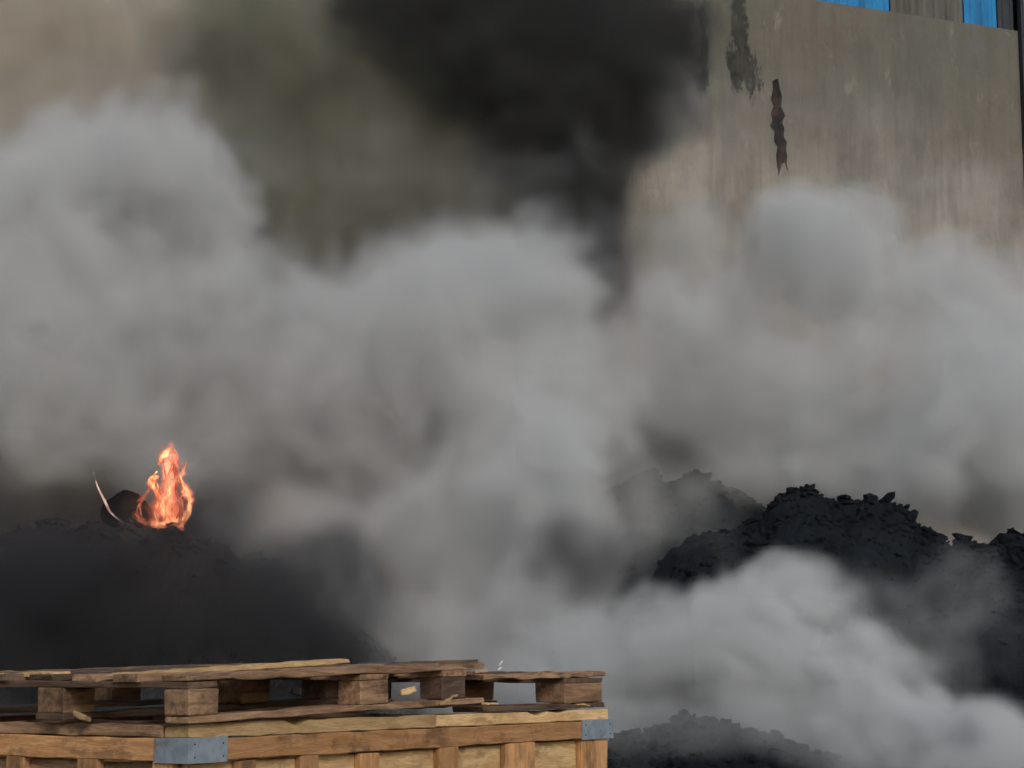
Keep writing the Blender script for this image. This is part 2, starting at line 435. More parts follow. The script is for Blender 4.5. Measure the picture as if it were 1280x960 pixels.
# panel boards below the rails, in three courses, and their uprights
for k, (z0, z1) in enumerate(((ZT - .40, ZT - RH - .008), (ZT - .75, ZT - .412), (.14, ZT - .762))):
    A("side_board", .03, CL - .03, .032, .05, z0, z1, M["wood_mid"], nseg=20)
    B("side_board", .032, .05, .055, CW - .055, z0, z1, WB, nseg=14)
    A("side_board", .03, CL - .03, CW - .05, CW - .032, z0, z1, W_)
    B("side_board", CL - .05, CL - .032, .055, CW - .055, z0, z1, W_)
for (x0, x1) in ((300, 322), (378, 400), (452, 475), (551, 574), (633, 669), (728, 760)):
    V("upright", a_of(x0), a_of(x1), .002, .031, .13, ZT - RH - .002, W_)
for (x0, x1) in ((215, 190), (122, 96), (30, 8)):
    b0, b1 = b_of(x0), b_of(x1)
    boards_obj("upright", ZT - RH - .13, b1 - b0, .029, W_, crate, (.031, b0, .13), ry=R(-90), jag=.003)
for (a, b) in ((.03, .03), (CL - .13, .03), (.03, CW - .13), (CL - .13, CW - .13), (CL / 2 - .05, .03), (CL / 2 - .05, CW - .13)):
    mesh_obj("foot", box_bm(a, a + .1, b, b + .1, 0, .129), W_, crate)
A("floor_board", .05, CL - .05, .06, CW - .06, .131, .155, WB)
# metal corner brackets (one bent sheet each)
def bracket(corner_a, sgn, wa, wb):
    bm = bmesh.new(); t = .009; z0, z1 = ZT - RH - .004, ZT + .004
    pts = [(corner_a + sgn * wa, -t), (corner_a - sgn * t, -t), (corner_a - sgn * t, wb)]
    inn = [(corner_a + sgn * wa, -.001), (corner_a - sgn * .001, -.001), (corner_a - sgn * .001, wb)]
    ring = pts + inn[::-1]
    lo = [bm.verts.new((a, b, z0)) for a, b in ring]; hi = [bm.verts.new((a, b, z1 + random.uniform(-.002, .002))) for a, b in ring]
    for i in range(6): bm.faces.new((lo[i], lo[(i+1) % 6], hi[(i+1) % 6], hi[i]))
    bm.faces.new(lo); bm.faces.new(hi)
    bmesh.ops.triangulate(bm, faces=[f for f in bm.faces if len(f.verts) > 4])
    bmesh.ops.recalc_face_normals(bm, faces=bm.faces)
    o = mesh_obj("corner_bracket", bm, M['metal'], crate)
    for (da, z) in ((.02, z0 + .018), (wa - .02, z0 + .018), (.02, z1 - .018), (wa - .02, z1 - .018)):
        bb = bmesh.new(); bmesh.ops.create_icosphere(bb, subdivisions=1, radius=.0028)
        r = mesh_obj("nail_head", bb, M['darksheet'], o, True); r.location = (corner_a + sgn * da, -.010, z)
bracket(0, 1, a_of(282), b_of(196)); bracket(CL, -1, CL - a_of(726), .1)
# lid boards lying along the rim
A("lid_board", .005, 1.25, .004, .10, ZT + .003, ZT + .046, WP, nseg=20, chip=.1)
A("lid_board", 1.26, CL - .01, .006, .10, ZT + .003, ZT + .045, WP, nseg=16, chip=.1)
B("lid_board", .004, .10, .105, CW - .01, ZT + .003, ZT + .04, WB, nseg=16, chip=.15)
A("lid_board", .005, CL - .01, CW - .12, CW - .02, ZT + .003, ZT + .045, WB)
for a in (.5, 1.1, 1.7): B("lid_board", a, a + .1, .11, CW - .13, ZT + .003, ZT + .03, WB)

ZP = ZT + .048
def pallet(label, a0, a1, b0, b1, acols, brows, tilt, mats, hblock=.078, tilt_b=0.0):
    root = empty("pallet", loc2w(a0, b0, ZP), AX); root.rotation_euler = Euler((tilt_b, -tilt, AX), 'XYZ')
    tag(root, label, "pallet", "pallets lying on the crate")
    LA, LB = a1 - a0, b1 - b0
    for (q, wq) in brows:                         # bottom runners along the long face
        A("bottom_board", 0, LA, q, q + wq, 0, .02, random.choice(mats), root, nseg=16, chip=.12)
    z = .021
    for (p, wp_) in acols:
        for (q, wq) in brows:
            b = box_bm(0, wp_, 0, wq, 0, hblock)
            bmesh.ops.bevel(b, geom=list(b.edges), offset=.004, segments=1, affect='EDGES')
            for v in b.verts: v.co += Vector([random.uniform(-.002, .002) for _ in range(3)])
            o = mesh_obj("block", b, random.choice([WB, WD, W_, WB]), root); o.location = (p, q, z)
    z += hblock + .001
    for (p, wp_) in acols:
        B("cross_board", p, p + wp_, 0, LB, z, z + .02, random.choice(mats), root)
    z += .021
    n = max(2, int(LB / .17))
    for k in range(n):
        q = (LB - .12) * k / (n - 1)
        A("deck_board", random.uniform(-.01, .01), LA + random.uniform(-.02, .01), q, q + .11, z, z + .02, random.choice(mats), root, nseg=18, chip=.2, jag=.007)
    return root
aA = a_of(600, 0, 1.4)
pallet("weathered brown pallet on the crate's near corner, tilted up under the loose planks", -.02, aA, -.02, 1.25,
       ((.0, .13), (a_of(450) , .15), (a_of(552), .14)), ((.0, .10), (.52, .12), (1.14, .12)), R(1.3), (WB, WD, WB, WB))
aB0, aB1 = aA + .03, CL - .04
pallet("short dark pallet at the crate's far right end, with an open gap beside its block", aB0, aB1, .0, 1.2,
       ((aB1 - aB0 - .30, .28),), ((.0, .14), (.52, .14), (1.05, .12)), R(.4), (WD, WD, WB), hblock=.075)

# loose planks on top of the pallets
def plank_px(label, p0, p1, b0, bw, th, mat, z0, z1):
    a0, a1 = a_of(p0, b0, 1.5), a_of(p1, b0, 1.5)
    P0, P1 = loc2w(a0, b0, z0), loc2w(a1, b0, z1); d = P1 - P0
    o = boards_obj("loose_plank", d.length, bw, th, mat, None, P0, nseg=24, jag=.004, chip=.12)
    o.rotation_euler = (0, -math.atan2(d.z, math.hypot(d.x, d.y)), math.atan2(d.y, d.x))
    return tag(o, label, "plank", "loose planks on the pallets")
def plank_pts(label, P0, P1, bw, th, mat, chip=.12):
    d = P1 - P0
    o = boards_obj("loose_plank", d.length, bw, th, mat, None, P0, nseg=24, jag=.004, chip=chip)
    o.rotation_euler = (0, -math.atan2(d.z, math.hypot(d.x, d.y)), math.atan2(d.y, d.x))
    return tag(o, label, "plank", "loose planks on the pallets")
plank_pts("long brown loose plank over the pallet with a pale split end at right", at(150, 849, 6.0), at(436, 829, 6.75), .09, .016, WP)
plank_pts("pale loose plank reaching out of the picture at the left edge", at(-70, 851, 6.5), at(62, 845, 6.1), .08, .015, WP)
plank_pts("dark loose plank lying across the pallet between two pale ones", at(50, 850, 6.3), at(330, 843, 6.6), .11, .02, WB)
plank_pts("raised dark brown loose plank ending above the gap between the pallets", at(330, 842, 6.9), at(600, 832, 7.35), .12, .022, WD)
# splinters and chips
def chip_obj(name, label, P, size, mat, rz, cat="wood scrap", grp="pale wood scraps on the boards"):
    o = boards_obj(name, size[0] * 2.4, size[1] * 1.4, max(.006, size[2] * 1.1), mat, None, P, nseg=6, jag=.005, chip=.25)
    o.rotation_euler = (random.uniform(-.3, .3), random.uniform(-.35, .1), rz)
    return tag(o, label, cat, grp)
chip_obj("wood_scrap", "pale wood scrap on the raised plank's end above the gap", at(594, 842, 6.95), (.025, .012, .006), WP, .8)
chip_obj("wood_scrap", "pale wood scrap on the crate rim below the gap between pallets", at(606, 881, 6.9), (.035, .014, .007), WP, .9)
chip_obj("wood_scrap", "pale wood scrap beside the middle block of the brown pallet", at(505, 870, 6.38), (.025, .012, .02), WP, .7)
chip_obj("wood_scrap", "pale wood scrap on the rim near the second pale lid board", at(552, 881, 6.62), (.04, .014, .006), WP, .9)
chip_obj("wood_scrap", "pale wood scrap on the rim left of the near corner", at(115, 903, 5.95), (.03, .02, .014), WP, 2.4)
chip_obj("wood_scrap", "pale wood scrap on the rim at the far right corner", at(722, 881, 7.45), (.035, .014, .006), WP, .9)
M['tape'] = plain("white film scrap", (.75, .78, .78), .5, 8, .2)
chip_obj("film_scrap", "tiny white film scrap sticking up over the short pallet", at(628, 833, 7.1), (.004, .006, .014), M['tape'], .3, "scrap", None) if False else None
bm = bmesh.new()
pts = [(0, 0, 0), (.010, 0, .012), (.004, 0, .020), (.016, 0, .034), (.010, .004, .036), (-.001, .003, .020), (.004, .003, .012), (-.006, .002, .004)]
vv = [bm.verts.new(p) for p in pts]; f = bm.faces.new(vv); g = bmesh.ops.extrude_face_region(bm, geom=[f])
bmesh.ops.translate(bm, verts=[v for v in g['geom'] if isinstance(v, bmesh.types.BMVert)], vec=(0, .006, 0)); bmesh.ops.recalc_face_normals(bm, faces=bm.faces)
o = mesh_obj("film_scrap", bm, M['tape']); o.location = at(624, 838, 7.05); tag(o, "tiny white film scrap sticking up over the short pallet", "scrap")

# ---------------------------------------------------------------- fire
FY = 13.2
def flame_mat(name, strength, c_lo, c_hi, op=1.0):
    t = NT(name); v = t.coords((1, 1, .6))
    n = t.noise(v, 7.0, 5, .65, 1.2); n2 = t.noise(t.coords((1, 1, .5)), 16, 4, .7, .8)
    lw = t.n("ShaderNodeLayerWeight", Blend=.35)
    col = t.mix(t.ramp(n, .38, .62), c_lo, c_hi)
    e = t.n("ShaderNodeEmission", Color=col, Strength=t.math('MULTIPLY', t.math('MULTIPLY_ADD', t.ramp(n, .35, .65), .9, .35), strength))
    tr = t.n("ShaderNodeBsdfTransparent")
    a = t.math('MULTIPLY', t.ramp(n2, .34, .56), t.math('SUBTRACT', 1.0, t.ramp(lw.outputs["Facing"], .45, .98)))
    a = t.math('MULTIPLY', a, op)
    mx = t.n("ShaderNodeMixShader", i0=a); t.link(tr.outputs[0], mx.inputs[1]); t.link(e.outputs[0], mx.inputs[2])
    t.link(mx.outputs[0], t.out.inputs[0]); return t.m
M['flame'] = flame_mat("flame", 2.6, (1.0, .20, .07), (1.0, .50, .22))
M['flame_soft'] = flame_mat("thin flame", 1.2, (.9, .16, .08), (1.0, .34, .18), .65)
def tongue(pts, r, mat, name, parent, zs=1.0, seed=0.0):
    """tapering tube through photo points (px, py, depth offset, radius px)"""
    bm = bmesh.new(); base = parent.location; rings = []
    P = [(at(x, y, FY + dy), rr / F * FY) for (x, y, dy, rr) in pts]
    Q = []
    for i in range(len(P) - 1):
        for k in range(8):
            t_ = k / 8; p0 = P[max(i-1, 0)]; p1 = P[i]; p2 = P[i+1]; p3 = P[min(i+2, len(P)-1)]
            c = .5 * ((2*p1[0]) + (p2[0]-p0[0])*t_ + (2*p0[0]-5*p1[0]+4*p2[0]-p3[0])*t_*t_ + (3*p1[0]-p0[0]-3*p2[0]+p3[0])*t_**3)
            Q.append((c, p1[1] * (1 - t_) + p2[1] * t_))
    Q.append(P[-1]); n = 12
    for i, (c, rr) in enumerate(Q):
        tg = (Q[min(i+1, len(Q)-1)][0] - Q[max(i-1, 0)][0]).normalized()
        s = tg.cross(Vector((0, 1, 0))).normalized(); u = s.cross(tg)
        ring = []
        for k in range(n):
            a = 2 * math.pi * k / n
            q = c + (s * math.cos(a) + u * math.sin(a) * 1.3) * rr
            nz = float(vnoise(np.array([q.x * 14 + seed, q.y * 14, q.z * 9 + 3], dtype=np.float32)))
            ring.append(bm.verts.new(c + (q - c) * (.45 + 1.1 * nz) - base))
        rings.append(ring)
    for a, b in zip(rings, rings[1:]):
        for k in range(n): bm.faces.new((a[k], a[(k+1) % n], b[(k+1) % n], b[k]))
    bm.faces.new(rings[0][::-1]); bm.faces.new(rings[-1])
    return mesh_obj(name, bm, mat, parent, True)
fl = empty("flame", at(205, 662, FY)); tag(fl, "bright orange flame ringing a dark hollow on the sooty heap", "flame")
GUIDES = [  # (points, base radius, how many strands, spread px, material)
 ([(196,656),(214,657),(230,651),(237,638),(236,620),(230,606),(224,594)], 2.6, 3, 3.0, 'flame'),
 ([(200,657),(198,640),(198,622),(194,608),(190,598),(196,590)], 2.4, 3, 4.0, 'flame'),
 ([(189,610),(186,604),(190,598),(197,596)], 4.5, 2, 1.5, 'flame'),
 ([(176,648),(173,634),(180,620),(188,610)], 1.8, 3, 5.0, 'flame_soft'),
 ([(212,655),(210,635),(214,612),(212,592),(210,574),(214,562)], 2.2, 5, 12.0, 'flame_soft'),
 ([(220,655),(226,632),(222,610),(218,590),(214,570)], 2.4, 4, 5.0, 'flame_soft'),
 ([(199,580),(202,572),(207,566),(212,560)], 4.0, 2, 1.2, 'flame'),
 ([(209,624),(212,616),(212,608)], 2.2, 2, 1.0, 'flame'),
 ([(222,600),(228,590),(233,578)], 1.6, 3, 1.8, 'flame_soft'),
]
rs = random.Random(4)
for gi, (pts, rad, n, spr, mt) in enumerate(GUIDES):
    for k in range(n):
        off = rs.uniform(-.06, .06); m_ = len(pts)
        q = [(x + rs.gauss(0, spr * .5), y + rs.gauss(0, spr * .5), off + rs.uniform(-.015, .015), rad * rs.uniform(.25, .75) * (math.sin(math.pi * (i_ + .35) / (m_ - .3)) ** .6)) for i_, (x, y) in enumerate(pts)]
        tongue(q, 0, M[mt], "flame_tongue", fl, seed=gi * 7 + k * 2.3)
li = bpy.data.lights.new("flame_light", 'POINT'); li.energy = 8; li.color = (1, .42, .16); li.shadow_soft_size = .15
lo_ = bpy.data.objects.new("flame_light", li); COL.objects.link(lo_); lo_.parent = fl; lo_.location = (0, -.15, .22)
for m_ in (M["flame"], M["flame_soft"]): m_.cycles.emission_sampling = "NONE"
# charred lump with a thin burning edge
lump = bmesh.new(); bmesh.ops.create_icosphere(lump, subdivisions=4, radius=1)
lc = at(157, 640, FY + .12)
for v in lump.verts:
    n_ = float(fbm(np.array(v.co, dtype=np.float32) * 1.7, 3)); s = .8 + .4 * n_
    v.co = Vector((v.co.x * .17, v.co.y * .16, v.co.z * .14)) * s
lo = mesh_obj("charred_drum", lump, M['char'], None, True); lo.name = "charred_lump"; lo.location = lc
tag(lo, "dark rounded charred lump with a thin glowing edge left of the flame", "charred lump")
e = empty("glowing_edge", lc); 
bpy.data.objects.remove(e)
class _B: location = lc
M['ember'] = flame_mat("thin glowing edge", 1.0, (1.0, .50, .38), (1.0, .72, .6), .8)
t_ = tongue([(117,590,0,.3),(122,608,-.02,.8),(131,626,-.04,1.9),(138,640,-.05,1.5),(152,652,-.05,.8)], 0, M['ember'], "glowing_edge", lo, seed=21)

# ---------------------------------------------------------------- smoke (real volumes: density grids computed from puffs and noise)
def smoke_volume(name, lo, hi, vox, fn, mat, label, blur=True):
    lo = np.array(lo, dtype=np.float32); hi = np.array(hi, dtype=np.float32)
    res = np.maximum(2, np.round((hi - lo) / vox).astype(int) + 1)
    ax = [np.linspace(lo[k], hi[k], res[k], dtype=np.float32) for k in range(3)]
    dens = np.empty(res, dtype=np.float32)
    for i0 in range(0, res[0], 16):
        X, Y, Z = np.meshgrid(ax[0][i0:i0+16], ax[1], ax[2], indexing='ij')
        dens[i0:i0+16] = fn(np.stack([X, Y, Z], -1))
    for k in range(3):                            # soften over one grid cell
        if blur:
            t_ = dens.copy(); m = [slice(None)] * 3; a = list(m); b = list(m); m[k] = slice(1, -1); a[k] = slice(0, -2); b[k] = slice(2, None)
            dens[tuple(m)] = t_[tuple(m)] * .6 + t_[tuple(a)] * .2 + t_[tuple(b)] * .2
    dens[dens < .012] = 0
    for k in range(3):                            # fade at the box faces
        sl = [slice(None)] * 3
        for e in (0, -1): sl[k] = e; dens[tuple(sl)] = 0
    print(name, res, float(dens.mean()), float(dens.max()))
    me = bpy.data.meshes.new(name + " samples"); me.vertices.add(dens.size)
    at_ = me.attributes.new("d", 'FLOAT', 'POINT'); at_.data.foreach_set("value", dens.ravel())
    src = bpy.data.objects.new(name + " samples", me)      # grid values only; never linked into the scene
    ng = bpy.data.node_groups.new(name + " grid", 'GeometryNodeTree')
    ng.interface.new_socket("Geometry", in_out='INPUT', socket_type='NodeSocketGeometry')
    ng.interface.new_socket("Geometry", in_out='OUTPUT', socket_type='NodeSocketGeometry')
    N = ng.nodes.new; Lk = ng.links.new
    go = N("NodeGroupOutput")
    oi = N("GeometryNodeObjectInfo"); oi.inputs["Object"].default_value = src
    pos = N("GeometryNodeInputPosition")
    sub = N("ShaderNodeVectorMath"); sub.operation = 'SUBTRACT'; sub.inputs[1].default_value = tuple(map(float, lo)); Lk(pos.outputs[0], sub.inputs[0])
    mul = N("ShaderNodeVectorMath"); mul.operation = 'MULTIPLY'; mul.inputs[1].default_value = tuple(float(x) for x in (res - 1) / (hi - lo)); Lk(sub.outputs[0], mul.inputs[0])
    ad = N("ShaderNodeVectorMath"); ad.operation = 'ADD'; ad.inputs[1].default_value = (.5, .5, .5); Lk(mul.outputs[0], ad.inputs[0])
    fl_ = N("ShaderNodeVectorMath"); fl_.operation = 'FLOOR'; Lk(ad.outputs[0], fl_.inputs[0])
    sep = N("ShaderNodeSeparateXYZ"); Lk(fl_.outputs[0], sep.inputs[0])
    def toint(s):
        f = N("FunctionNodeFloatToInt"); f.rounding_mode = 'ROUND'; Lk(s, f.inputs[0]); return f.outputs[0]
    def imath(op, a, b):
        m = N("FunctionNodeIntegerMath"); m.operation = op
        for i, v in enumerate((a, b)):
            if hasattr(v, "links"): Lk(v, m.inputs[i])
            else: m.inputs[i].default_value = int(v)
        return m.outputs[0]
    ix, iy, iz = (toint(sep.outputs[k]) for k in range(3))
    idx = imath('ADD', imath('MULTIPLY', imath('ADD', imath('MULTIPLY', ix, res[1]), iy), res[2]), iz)
    na = N("GeometryNodeInputNamedAttribute"); na.data_type = 'FLOAT'; na.inputs["Name"].default_value = "d"
    si = N("GeometryNodeSampleIndex"); si.data_type = 'FLOAT'; si.domain = 'POINT'; si.clamp = True
    Lk(oi.outputs["Geometry"], si.inputs["Geometry"]); Lk(na.outputs[0], si.inputs["Value"]); Lk(idx, si.inputs["Index"])
    vc = N("GeometryNodeVolumeCube"); vc.inputs["Min"].default_value = tuple(map(float, lo)); vc.inputs["Max"].default_value = tuple(map(float, hi))
    for k, nm in enumerate(("Resolution X", "Resolution Y", "Resolution Z")): vc.inputs[nm].default_value = int(res[k])
    Lk(si.outputs[0], vc.inputs["Density"])
    sm = N("GeometryNodeSetMaterial"); sm.inputs["Material"].default_value = mat
    Lk(vc.outputs[0], sm.inputs[0]); Lk(sm.outputs[0], go.inputs[0])
    v = bpy.data.volumes.new(name); v.materials.append(mat)
    o = bpy.data.objects.new(name, v); COL.objects.link(o)
    md = o.modifiers.new("grid", 'NODES'); md.node_group = ng
    return tag(o, label, "smoke", None, "stuff")

def puffs_fn(puffs, nfreq, namp, octs=6, seed=0.0, veil=None, warp=.5, bias=.42, fine=1.0):
    """puffs: (px, py, distance, rx px, ry px, depth radius m, strength, edge softness)"""
    L = []
    for (px, py, Y, rx, ry, rd, st, soft) in puffs:
        L.append((at(px, py, Y), rx / F * Y, ry / F * Y, rd, st, soft))
    def fn(p):
        w1 = np.stack([fbm(p * .5, 2, off=seed + k * 11.1) - .5 for k in range(3)], -1)
        w2 = np.stack([fbm(p * 1.9, 3, off=seed + 60 + k * 7.7) - .5 for k in range(3)], -1)
        q = p + w1 * 1.2 + w2 * .45
        n = fbm(q * nfreq, octs, .64, off=seed + 40) - .5
        hi = fbm(q * nfreq * 4.3, 3, .6, off=seed + 90) - .5
        hi2 = np.abs(fbm(q * nfreq * 2.6 + w2, 2, .6, off=seed + 120) - .5) * 2
        pw = p + w1 * (1.3 * warp) + w2 * (.9 * warp)
        miss = np.ones(p.shape[:-1], dtype=np.float32); num = np.full(p.shape[:-1], 1e-4, dtype=np.float32); ns = num * 2; nf = num * .5
        for (c, rx, rz, rd, st, soft) in L:
            dx = (pw[..., 0] - c.x) / rx; dz = (pw[..., 2] - c.z) / rz; dy = (pw[..., 1] - c.y) / rd
            f = sstep(-np.sqrt(dx * dx + dy * dy + dz * dz), -1.45, -.35)
            miss = miss * (1 - f * .92); num = num + f; ns = ns + f * st; nf = nf + f * soft
        cover = 1 - miss; st = ns / num; soft = nf / num
        d = sstep(cover + n * namp * 1.9 + (hi * .8 + (.22 - hi2) * .45) * fine - bias, 0, soft) * st * np.clip(.45 + 1.2 * np.clip(n + .45, 0, 1) + hi * 1.3 * fine, .05, 3)
        d = d * sstep(cover, .03, .22)
        if veil is not None: d = d + veil(p, n)
        return d
    return fn

# upper left lobe, centre mass, right lobes, then the lower stream in front of the heaps
WHITE = [
 (40,265,16.6,250,135,1.5,2.2,.8),(185,215,16.3,120,75,1.1,2.4,.6),(60,420,16,260,160,1.4,2.0,.8),(255,265,16.2,80,70,.9,2.4,.6),
 (240,420,15.5,200,130,1.4,2.2,.7),(120,545,15.6,220,80,1.2,1.5,.9),
 (430,470,15,210,150,1.5,2.4,.7),(600,440,15,200,150,1.4,2.4,.7),(640,580,14.5,190,140,1.3,2.8,.6),(620,370,15.5,150,90,1.2,2.2,.7),
 (570,310,16,120,55,1.2,.8,1.0),(560,690,14,130,100,1.1,2.4,.7),(700,620,13.8,100,90,1.0,3.0,.6),(680,780,13,150,90,1.0,2.4,.7),(640,850,12.5,170,60,.9,1.8,.8),
 (790,450,16,120,110,1.2,1.7,.8),(870,440,16.4,130,100,1.2,1.7,.8),(1050,305,16.5,90,80,1.1,2.2,.7),(1000,470,16,160,100,1.3,1.8,.8),(1120,370,16.2,120,85,1.1,2.0,.7),
 (1190,470,16,150,100,1.3,1.8,.8),(1160,530,15.6,80,60,.9,2.8,.55),(1240,560,15.8,130,90,1.2,2.8,.6),(1060,560,17,210,80,1.1,2.2,.8),(1290,420,17,110,80,1.2,1.8,.8),(880,520,17.2,170,70,1.1,1.6,.9),(850,330,17,80,100,1,1.0,1.0),
 (1290,620,16.5,140,80,1.1,2.5,.7),(1110,620,17.2,180,70,1.0,2.4,.8),(900,590,17.6,160,60,.7,2.0,.9),
 (960,742,11.6,100,52,.5,4.5,.5),(1030,730,11.8,60,42,.42,5.5,.4),(885,790,11.5,125,65,.6,3.5,.6),(780,830,11.5,110,75,.7,2.8,.7),
 (1050,820,11.2,110,58,.5,4.5,.5),(1130,880,10.8,95,46,.45,5.5,.42),(1210,905,10.5,92,48,.45,5.5,.42),(1050,880,10.7,130,50,.45,3.5,.6),(950,860,11.0,120,40,.4,2.5,.8),(790,900,11.3,60,60,.5,1.6,.9),(1200,955,10,150,36,.4,4,.6),
 (1160,790,12.0,140,70,.6,.9,1.2),(1210,730,12.2,70,60,.4,.9,1.1),(1050,950,10,90,20,.3,1.5,.7),
]
WHITE += [(960,375,16.6,110,60,.8,1.6,.9),(285,225,16.2,55,45,.7,2.2,.7),(400,685,11.6,150,45,.35,.45,1.2),(290,655,11.6,150,35,.35,.35,1.2),(110,668,11.7,190,28,.3,.30,1.2),(490,760,11.4,80,70,.35,.7,1.2),(440,720,11.5,60,60,.3,.5,1.2),(1090,585,15.5,180,50,.7,3.2,.7),(1200,610,15.0,150,60,.7,3.2,.7),(1240,545,14.9,150,75,.6,2.4,.9),(960,560,15.6,120,45,.6,1.6,.9),(1190,655,16.6,90,60,.8,3,.7),(1240,640,15.8,90,50,.7,3,.7),(1190,600,15.9,110,60,.7,2.5,.8),
 (110,470,15.4,200,110,1.1,1.8,.9),(330,540,15.2,180,90,1.1,2.0,.8),(880,330,17,90,90,.9,.8,1.0),(1065,290,16.4,80,60,1.0,1.9,.9),(1180,390,16.4,90,70,1.0,2.0,.8),
 (1000,590,16.9,200,60,.9,3.0,.8),(1180,610,16.2,150,60,.9,3.2,.7),(1270,530,15.4,80,80,.8,3.4,.6),(880,560,17.0,140,55,.9,1.6,.9),
 (420,640,13.4,110,60,.7,1.5,.9),(520,760,12.8,100,60,.7,1.4,.9),(560,800,12.4,90,50,.6,1.4,.9),
 (1120,760,12.2,150,60,.6,1.0,1.2),(1200,810,11.8,120,70,.6,1.0,1.2),(820,640,14.9,110,80,.45,1.7,1.2),(900,680,13.0,90,50,.4,.6,1.2),(850,885,9.8,130,40,.3,1.4,1.2),(960,905,9.9,100,40,.3,2.2,1.0),(1020,930,9.8,90,30,.3,2.5,.9),(800,900,10.0,70,60,.3,1.4,1.1),(860,858,10.1,110,26,.3,2.0,1.0),(760,690,13.0,80,60,.6,1.2,1.0),
]
THIN = [(540,240,15.4,170,80,.6,.30,1.4),(700,290,15.4,120,70,.5,.28,1.4),(1000,190,17.0,260,120,.6,.16,1.4),(835,190,17.0,80,120,.5,.35,1.4),(110,110,16.8,220,70,.6,.35,1.4),
 (300,200,16.0,110,110,.5,.35,1.4),(1150,280,16.0,170,90,.5,.35,1.4),(480,330,14.8,200,90,.5,.4,1.4),(640,210,15.8,140,50,.4,.25,1.4)]
def veil_white(p, n):
    # thin smoke hanging between the heaps and the hall
    a = sstep(p[..., 1], 9.5, 11.0) * (1 - sstep(p[..., 1], 15.5, 16.5)) * (1 - sstep(p[..., 2], 2.6, 4.2))
    return a * np.clip(.02 + .16 * n, 0, 1) * (1 - .7 * sstep(p[..., 0], -.6, 1.8))
M['smoke_white'] = vol_mat("pale grey smoke", (.92, .93, .937), 1.0)
M['smoke_dark'] = vol_mat("black smoke", (.12, .12, .12), 1.0)
M['smoke_brown'] = vol_mat("brownish dark smoke", (.42, .42, .34), 1.0)
NEAR = [p for p in WHITE if p[2] < 12.3]; FAR = [p for p in WHITE if p[2] >= 12.3]
smoke_volume("low_smoke", (-2.4, 9.0, .1), (4.2, 13.2, 3.1), 0.034, puffs_fn(NEAR, 2.0, 1.0, 5, 0.0, None, .42, bias=.36, fine=1.45), M['smoke_white'], "whitest smoke streaming low in front of the black heaps, beside the crate")
thin_fn = puffs_fn(THIN, 1.6, .9, 5, 55.0, None, .6, bias=.2, fine=1.3)
_vw = veil_white
def veil_white(p, n): return _vw(p, n) + thin_fn(p)
smoke_volume("pale_smoke", (-5.8, 11.2, .2), (5.8, 18.4, 8.2), 0.043, puffs_fn(FAR, 1.05, 1.0, 6, 0.0, veil_white, .52, bias=.38, fine=1.15), M['smoke_white'], "pale grey smoke billowing across the whole yard in front of the hall")
DARK = [
 (620,30,17.7,180,110,.9,4,.9),(600,110,17.7,110,80,.9,3.4,.9),(735,110,17.7,105,150,.9,5,.8),(690,200,17.7,105,100,.8,5,.8),(520,20,17.7,95,80,.9,4,.9),
 (800,30,18.0,70,80,.8,2.0,1.0),(800,120,18.2,45,70,.7,1.0,1.0),(700,60,17.4,160,130,.8,4,.8),(745,265,17.5,75,90,.6,4,.8),(772,325,16.4,40,55,.4,3.5,.8),(640,230,16.8,60,40,.4,1.2,1.0),
 (300,100,17.8,60,50,.6,.9,1.0),(340,190,17.8,60,70,.6,1.0,1.0),(345,270,17.6,40,40,.5,1.0,1.0),(225,70,17.6,50,22,.4,1.0,1.0),(880,10,18.3,50,50,.5,.5,1.0),
]
BROWN = [
 (380,60,18,160,150,1.0,3.0,.9),(340,180,17.8,110,120,.9,3.2,.9),(480,170,18,150,150,.9,2.6,.9),(345,280,17.4,80,75,.7,3.2,.8),(450,60,18,150,130,.9,3,.9),
 (235,70,18,80,50,.6,1.8,.9),(440,280,18,150,90,.8,2.4,.9),(600,260,18.2,150,100,.8,2.2,.9),(790,330,18.3,110,110,.7,1.4,1.0),
]
HAZY = [
 (40,60,18.5,240,160,.8,3.2,.9),(20,250,18.5,220,190,.8,3.0,.9),(180,140,18.6,150,140,.8,2.2,.9),(20,500,18.4,260,150,.8,3,.9),(270,560,18.4,240,140,.8,3,.9),(520,560,18.4,200,180,.8,2.4,.9),
]
M['smoke_warm'] = vol_mat("beige smoke", (.85, .785, .70), 1.0)
smoke_volume("beige_smoke", (-6.2, 17.2, 1.2), (-.2, 19.8, 9.2), .09, puffs_fn(HAZY, .8, .8, 5, 190.0, bias=.3), M['smoke_warm'], "beige smoke against the hall at the left")
smoke_volume("black_smoke", (-3.6, 16.4, 3.2), (3.0, 19.6, 9.2), .07, puffs_fn(DARK, 1.3, 1.0, 6, 100.0, bias=.27, fine=1.2), M['smoke_dark'], "black smoke rolling down the concrete wall at the top of the picture")
smoke_volume("brown_smoke", (-4.2, 16.4, 3.0), (2.2, 19.8, 9.2), .08, puffs_fn(BROWN, 1.0, .9, 5, 130.0, bias=.3), M['smoke_brown'], "olive brown smoke between the pale lobe and the black smoke at the top")
